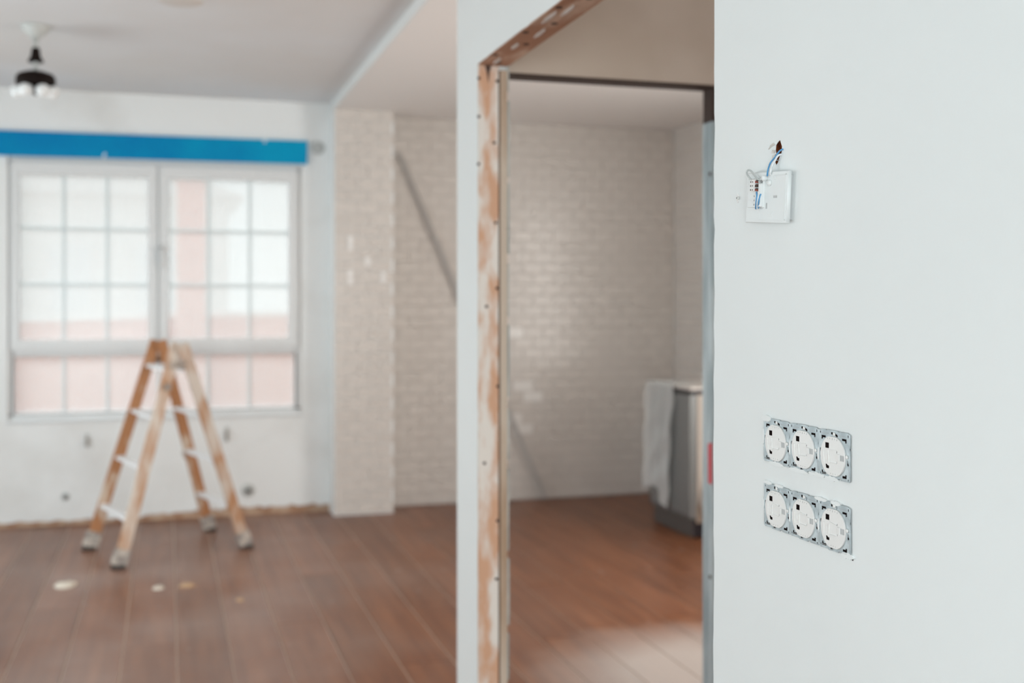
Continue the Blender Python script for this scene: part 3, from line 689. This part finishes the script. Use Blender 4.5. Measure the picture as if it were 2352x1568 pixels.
# wall plug with its screw to the left of the plate
pg = thing('wall_plug', (WX, 1.5170, 1.5757), 'tiny white wall plug with a screw left of the thermostat plate', 'wall plug')
part('plug_collar', MB().lathe([(0.0050, -0.002), (0.0050, 0.0012), (0.0042, 0.0018)], (WX, 1.5165, 1.5757), n=18, axis=(-1, 0, 0), sx=0.6, sy=1.4), 'white_plastic', pg)
part('screw', MB().lathe([(0.0024, 0.0), (0.0024, 0.0032), (0.0016, 0.0036)], (WX, 1.5140, 1.5757), n=14, axis=(-1, 0, 0)), 'screw_zinc', pg)
part('screw_recess', MB().lathe([(0.0011, 0.0030), (0.0011, 0.0039)], (WX, 1.5140, 1.5757), n=10, axis=(-1, 0, 0)), 'dark_hole', pg)

# ================================================================== THINGS IN THE ROOM
# ---- wooden double ladder
A, B, C_, D = Vector((-0.432, 6.93, 0)), Vector((-0.252, 6.392, 0)), Vector((0.252, 7.295, 0)), Vector((0.437, 6.722, 0))
T1, T2 = Vector((-0.056, 7.12, 1.195)), Vector((0.060, 6.56, 1.195))
lad = thing('step_ladder', ((A + B + C_ + D) / 4), 'open wooden double ladder with white rungs in front of the window', 'ladder')
E = (T2 - T1).normalized()
def rail(foot, top, m, name='rail', side=0.0):
    d = (top - foot).normalized()
    p = foot + d * 0.07; q = top + Vector((side, 0, 0))
    r = part(name, MB().beam(p, q, 0.030, 0.066, E, bev=0.004, dep2=0.060), m, lad)
    ft = part('foot', MB().beam(foot + d * 0.004 + Vector((0, 0, 0.012)), foot + d * 0.105, 0.044, 0.082, E, bev=0.006), 'rubber_grey', r, label='worn grey foot cap')
    part('rubber_pad', MB().box(foot.x - 0.038, foot.x + 0.038, foot.y - 0.028, foot.y + 0.028, 0.0, 0.022, bev=0.005), 'rubber_dark', r)
    return r
rail(A, T1, 'ladder_wood', side=-0.012); rail(B, T2, 'ladder_wood_splashed', side=-0.012); rail(C_, T1 - E * -0.034, 'ladder_wood', side=0.012); rail(D, T2 + E * 0.034, 'ladder_wood_splashed', side=0.012)
for f0, t0, f1, t1 in ((A, T1, B, T2), (C_, T1 + E * 0.034, D, T2 + E * 0.034)):
    for k, fr_ in enumerate((0.205, 0.432, 0.655, 0.875)):
        p = f0.lerp(t0, fr_); q = f1.lerp(t1, fr_); d = (q - p).normalized()
        part('rung', MB().beam(p - d * 0.006, q + d * 0.006, 0.020, 0.050, (0, 0, 1), bev=0.004), 'rung_paint', lad, label='white painted rung')
for t in (T1, T2):
    part('hinge_plate', MB().lathe([(0.026, -0.004), (0.026, 0.004)], t + E * (-0.020 if t is T1 else 0.055) + Vector((0, 0, -0.115)), n=18, axis=E), 'hinge_metal', lad)
part('hinge_bolt', MB().lathe([(0.022, -0.006), (0.020, 0.006)], B.lerp(T2, 0.80) + E * 0.02, n=14, axis=E), 'hinge_metal', lad)
part('joint_band', MB().beam(C_.lerp(T1, 0.40) + Vector((0, 0, 0)), C_.lerp(T1, 0.43), 0.034, 0.070, E), 'rubber_grey', lad)

# ---- ceiling fan light without blades
lx, ly = -0.618, 5.984
lamp = thing('ceiling_fan_light', (lx, ly, CEIL), 'dark ceiling fan motor with white glass shades and no blades', 'ceiling lamp')
c0 = (lx, ly, 0)
part('canopy', MB().lathe([(0.070, CEIL), (0.069, CEIL - 0.010), (0.044, CEIL - 0.038), (0.030, CEIL - 0.052), (0.014, CEIL - 0.056)], c0, n=36), 'lamp_white', lamp, True)
part('canopy_ring', MB().lathe([(0.018, CEIL - 0.056), (0.018, CEIL - 0.064)], c0, n=24), 'grey_fitting', lamp, True)
part('rod', MB().lathe([(0.011, CEIL - 0.060), (0.011, 2.535)], c0, n=16), 'lamp_white', lamp, True)
part('bell_cover', MB().lathe([(0.016, 2.668), (0.019, 2.664), (0.022, 2.640), (0.025, 2.622), (0.036, 2.606), (0.037, 2.598), (0.010, 2.598)], c0, n=28), 'lamp_black', lamp, True)
part('motor_housing', MB().lathe([(0.012, 2.552), (0.050, 2.549), (0.080, 2.538), (0.092, 2.522), (0.092, 2.480), (0.084, 2.474), (0.045, 2.470), (0.020, 2.447), (0.006, 2.436)], c0, n=40), 'lamp_black', lamp, True)
part('pull_switch', MB().lathe([(0.012, -0.006), (0.014, 0.0), (0.012, 0.006)], (lx - 0.106, ly + 0.03, 2.467), n=12, axis=(1, 0, 0)).tube([(lx - 0.105, ly + 0.03, 2.467), (lx - 0.07, ly + 0.02, 2.475)], 0.004), 'grey_insulation', lamp, True)
for a in (-20, -62, -118, -165):
    d = Vector((math.cos(math.radians(a)), math.sin(math.radians(a)), -0.22)).normalized()
    b0 = Vector((lx, ly, 2.468)) + d * 0.030
    sh = part('glass_shade', MB().lathe([(0.012, 0.0), (0.024, 0.010), (0.031, 0.032), (0.030, 0.056), (0.022, 0.070)], b0 + d * 0.012, n=24, axis=d), 'lamp_glass', lamp, True)
    part('socket_arm', MB().tube([b0 - d * 0.01, b0 + d * 0.016], 0.008), 'lamp_black', sh)

# ---- blue film over the shutter box
bl = thing('blue_cover_strip', (-0.45, YW, 2.35), 'long bright blue protective strip fixed on the wall above the window', 'strip')
part('strip', MB().prism([(-1.75, 2.340), (-1.0, 2.3455), (-0.2, 2.351), (0.903, 2.3565), (0.905, 2.512), (-0.1, 2.507), (-1.0, 2.5015), (-1.75, 2.497)], lambda u, v, h: (u, h, v), YW - 0.028, YW - 0.0005), 'blue_film', bl)
part('torn_tab', MB().prism([(-0.402, 2.352), (-0.386, 2.352), (-0.378, 2.382), (-0.392, 2.380)], lambda u, v, h: (u, h, v), YW - 0.0295, YW - 0.028), 'paper_white', bl)
part('torn_tab', MB().prism([(0.612, 2.490), (0.630, 2.490), (0.628, 2.510), (0.612, 2.510)], lambda u, v, h: (u, h, v), YW - 0.0295, YW - 0.028), 'paper_white', bl)
tag(link('vent_disc', MB().lathe([(0.046, 0), (0.046, 0.006), (0.040, 0.010), (0.012, 0.0105)], (0.977, YW, 2.471), n=32, axis=(0, -1, 0)).mesh('vent_disc', True), 'grey_fitting'), 'round grey vent disc on the wall at the right end of the blue strip', 'vent')

# ---- fittings and holes below the window
def bracket(x, z, hgt, label):
    t = thing('radiator_bracket', (x, YW, z), label, 'bracket', 'old fittings below the window')
    part('base', MB().box(x - 0.012, x + 0.012, YW - 0.006, YW - 0.0002, z - hgt / 2, z + hgt / 2, bev=0.002), 'grey_fitting', t)
    part('hook', MB().box(x - 0.007, x + 0.007, YW - 0.022, YW - 0.005, z - hgt / 2 + 0.012, z - hgt / 2 + 0.026, bev=0.002).box(x - 0.007, x + 0.007, YW - 0.026, YW - 0.018, z - hgt / 2 + 0.012, z + hgt / 2 - 0.02, bev=0.002), 'fitting_tan', t)
bracket(-0.495, 0.534, 0.085, 'small grey bracket on the wall left of the ladder')
bracket(0.3765, 0.546, 0.095, 'small grey bracket on the wall behind the right ladder leg')
def pipe_stub(x, z, r, label, m):
    t = thing('pipe_stub', (x, YW, z), label, 'pipe', 'old fittings below the window')
    part('rosette', MB().lathe([(r, 0.0003), (r, 0.004), (r * 0.6, 0.007)], (x, YW, z), n=24, axis=(0, -1, 0)), m, t, True)
    part('pipe_end', MB().lathe([(r * 0.45, 0.004), (r * 0.45, 0.022), (r * 0.25, 0.022), (r * 0.25, 0.008)], (x, YW, z), n=16, axis=(0, -1, 0)), 'grey_insulation', t, True)
pipe_stub(-0.6254, 0.182, 0.024, 'small grey pipe stub low on the wall left of the ladder', 'grey_fitting')
pipe_stub(0.515, 0.169, 0.044, 'round pale pipe cover low on the wall right of the ladder', 'lamp_white')

# ---- debris on the floor
def chip(x, y, rx, ry, hgt, m, label, seed):
    rnd = random.Random(seed); mb = MB(); n = 14
    base = [(x + rx * math.cos(2 * math.pi * i / n) * rnd.uniform(0.75, 1.15), y + ry * math.sin(2 * math.pi * i / n) * rnd.uniform(0.75, 1.15)) for i in range(n)]
    a = [mb.bm.verts.new((u, v, 0)) for u, v in base]
    b = [mb.bm.verts.new((x + (u - x) * 0.8, y + (v - y) * 0.8, hgt * rnd.uniform(0.6, 1.0))) for u, v in base]
    t = mb.bm.verts.new((x, y, hgt * 1.1))
    for i in range(n):
        mb.bm.faces.new((a[i], a[(i + 1) % n], b[(i + 1) % n], b[i])); mb.bm.faces.new((b[i], b[(i + 1) % n], t))
    mb.bm.faces.new(a[::-1])
    tag(link('plaster_chip', mb.mesh('plaster_chip', True), m), label, 'debris', 'chips of plaster lying on the floor')
chip(-0.487, 6.085, 0.062, 0.075, 0.016, 'debris_cream', 'largest cream plaster chip on the floor left of the ladder foot', 1)
chip(0.094, 5.91, 0.040, 0.05, 0.010, 'debris_tan', 'tan plaster chip on the floor in front of the ladder', 2)
chip(-0.042, 5.90, 0.030, 0.045, 0.008, 'debris_cream', 'small pale plaster chip beside the tan chip before the ladder', 3)
chip(0.330, 5.55, 0.022, 0.030, 0.006, 'debris_tan', 'smallest tan chip on the floor right of the other chips', 4)

# ---- thin grey strip built for a slanting shadow line on the kitchen tiles
p, q = Vector((2.598, 7.715, 0.012)), Vector((1.535, 7.762, 2.462))
pr = thing('shadow_strip', (2.598, 7.715, 0), 'long thin grey strip standing in for a slanting shadow line on the kitchen tiles', 'shadow line')
part('shadow_strip_face', MB().beam(p, q, 0.026, 0.003, (1, 0, 0)), 'shadow_strip_grey', pr)
off = (q - p).normalized().cross(Vector((0, 1, 0))).normalized() * 0.0125
for s in (-1, 1): part('flange', MB().beam(p + off * s + Vector((0, -0.008, 0)), q + off * s + Vector((0, -0.008, 0)), 0.0016, 0.016, (1, 0, 0)), 'shadow_strip_grey', pr)

# ---- dishwasher pulled out into the kitchen, plastic film hanging over its door
dx, dy0, dy1, dt = 3.0, 6.19, 6.78, 0.905
dw = thing('dishwasher', (3.28, 6.48, 0), 'grey dishwasher standing loose at the right end of the kitchen', 'dishwasher')
part('body', MB().box(dx + 0.05, dx + 0.57, dy0 + 0.012, dy1, 0.09, dt - 0.035, bev=0.004), 'appliance_body', dw)
part('top', MB().box(dx + 0.004, dx + 0.575, dy0, dy1 + 0.004, dt - 0.012, dt + 0.006, bev=0.004), 'appliance_rim', dw)
part('top_gap', MB().box(dx + 0.008, dx + 0.56, dy0 + 0.004, dy1 - 0.004, dt - 0.0395, dt - 0.012), 'appliance_dark', dw)
door = part('door', MB().box(dx, dx + 0.048, dy0 + 0.003, dy1, 0.12, dt - 0.040, bev=0.005), 'stainless', dw)
part('door_trim', MB().box(dx - 0.003, dx + 0.002, dy0 + 0.01, dy1 - 0.01, 0.125, 0.135, bev=0.001), 'plinth_dark', door)
part('plinth', MB().box(dx + 0.025, dx + 0.045, dy0 + 0.02, dy1 - 0.01, 0.005, 0.118), 'plinth_dark', dw)
part('side_groove', MB().box(dx + 0.155, dx + 0.185, dy0 + 0.009, dy0 + 0.0125, 0.33, dt - 0.05), 'appliance_dark', dw)
part('side_panel', MB().box(dx + 0.052, dx + 0.13, dy0 + 0.004, dy0 + 0.012, 0.20, dt - 0.04, bev=0.003), 'hose_beige', dw)
part('corner_block', MB().box(dx + 0.03, dx + 0.20, dy0 + 0.014, dy0 + 0.10, 0.012, 0.115, bev=0.006), 'appliance_dark', dw)
part('drain_hose', MB().tube(smooth_path([(dx + 0.17, dy0 - 0.004, 0.42), (dx + 0.12, dy0 - 0.022, 0.36), (dx + 0.085, dy0 - 0.024, 0.25), (dx + 0.095, dy0 - 0.02, 0.14), (dx + 0.14, dy0 - 0.01, 0.05), (dx + 0.30, dy0 - 0.01, 0.02)], 8), 0.016, 10), 'hose_beige', dw, True)
for yy in (dy0 + 0.05, dy1 - 0.05):
    for xx in (dx + 0.07, dx + 0.52): part('levelling_foot', MB().lathe([(0.018, 0), (0.018, 0.012), (0.008, 0.014), (0.008, 0.095)], (xx, yy, 0), n=14), 'appliance_dark', dw)
fm = MB(); rnd = random.Random(3); NU, NV = 26, 30; grid = []
for j in range(NV + 1):
    v = j / NV; row = []
    for i in range(NU + 1):
        u = i / NU
        z = dt + 0.010 - v * (0.70 - 0.06 * math.sin(u * 5) + 0.02 * u)
        ya = dy1 + 0.02 - 0.02 * v; yb = dy0 + 0.19 + 0.06 * v
        y = ya + (yb - ya) * u
        x = dx - 0.014 - 0.016 * (1 + math.sin(u * 17 + v * 3.0 + math.sin(v * 5))) * (0.25 + 0.75 * v) - 0.012 * math.sin(v * 9 + u * 5) ** 2
        row.append(fm.bm.verts.new((x, y, z)))
    grid.append(row)
top_row = [fm.bm.verts.new((dx + 0.16, g.co.y, dt + 0.0085)) for g in grid[0]]
grid.insert(0, top_row)
for a, b in zip(grid, grid[1:]):
    for i in range(NU): fm.bm.faces.new((a[i], a[i + 1], b[i + 1], b[i]))
tag(link('plastic_film', fm.mesh('plastic_film', True), 'plastic_film'), 'clear crumpled plastic film hanging over the dishwasher door', 'plastic film')

# ================================================================== OUTSIDE THE WINDOW
struct('terrace', MB().box(-14, 14, YW + 0.25, 30, -0.5, -0.35), 'terrace_paving', 'pale terrace ground outside the window', 'ground')
gw = thing('garden_wall', (0, 13.5, -0.35), 'low red brick wall seen overexposed through the window', 'wall')
part('brickwork', MB().prism([(-6, -0.35), (6, -0.35), (6, 1.30), (0.6, 1.26), (-6, 1.10)], lambda u, v, h: (u, h, v), 13.5, 13.8), 'outside_brick', gw)
part('coping', MB().prism([(-6, 1.10), (0.6, 1.26), (6, 1.30), (6, 1.36), (0.6, 1.32), (-6, 1.16)], lambda u, v, h: (u, h, v), 13.44, 13.86), 'coping', gw)
part('plinth', MB().box(-6, 6, 13.4, 13.5, -0.35, 0.22), 'coping', gw)
pl = thing('brick_pier', (0.29, 13.0, -0.35), 'tall red brick pier seen through the right casement', 'pier')
part('shaft', MB().box(0.10, 0.40, 12.9, 13.3, -0.35, 2.75), 'outside_brick', pl)
part('cap', MB().box(0.06, 0.44, 12.86, 13.34, 2.75, 2.83), 'coping', pl)
hs = thing('white_building', (0, 22, -0.35), 'pale rendered building blown out behind the window', 'building')
part('facade', MB().box(-9, 1.1, 22, 26, -0.35, 3.4), 'outside_render', hs)
part('roof', MB().prism([(-9.3, 3.4), (1.4, 3.4), (0.6, 3.75), (-8.5, 3.75)], lambda u, v, h: (u, h, v), 21.8, 26.2), 'coping', hs)
for k in range(3):
    x = -3.6 + k * 1.5
    f = part('window', MB().box(x, x + 0.8, 21.96, 22.0, 1.2, 2.5), 'coping', hs)
    part('window_glass', MB().box(x + 0.06, x + 0.74, 21.95, 21.96, 1.26, 2.44), 'muntin_white', f)
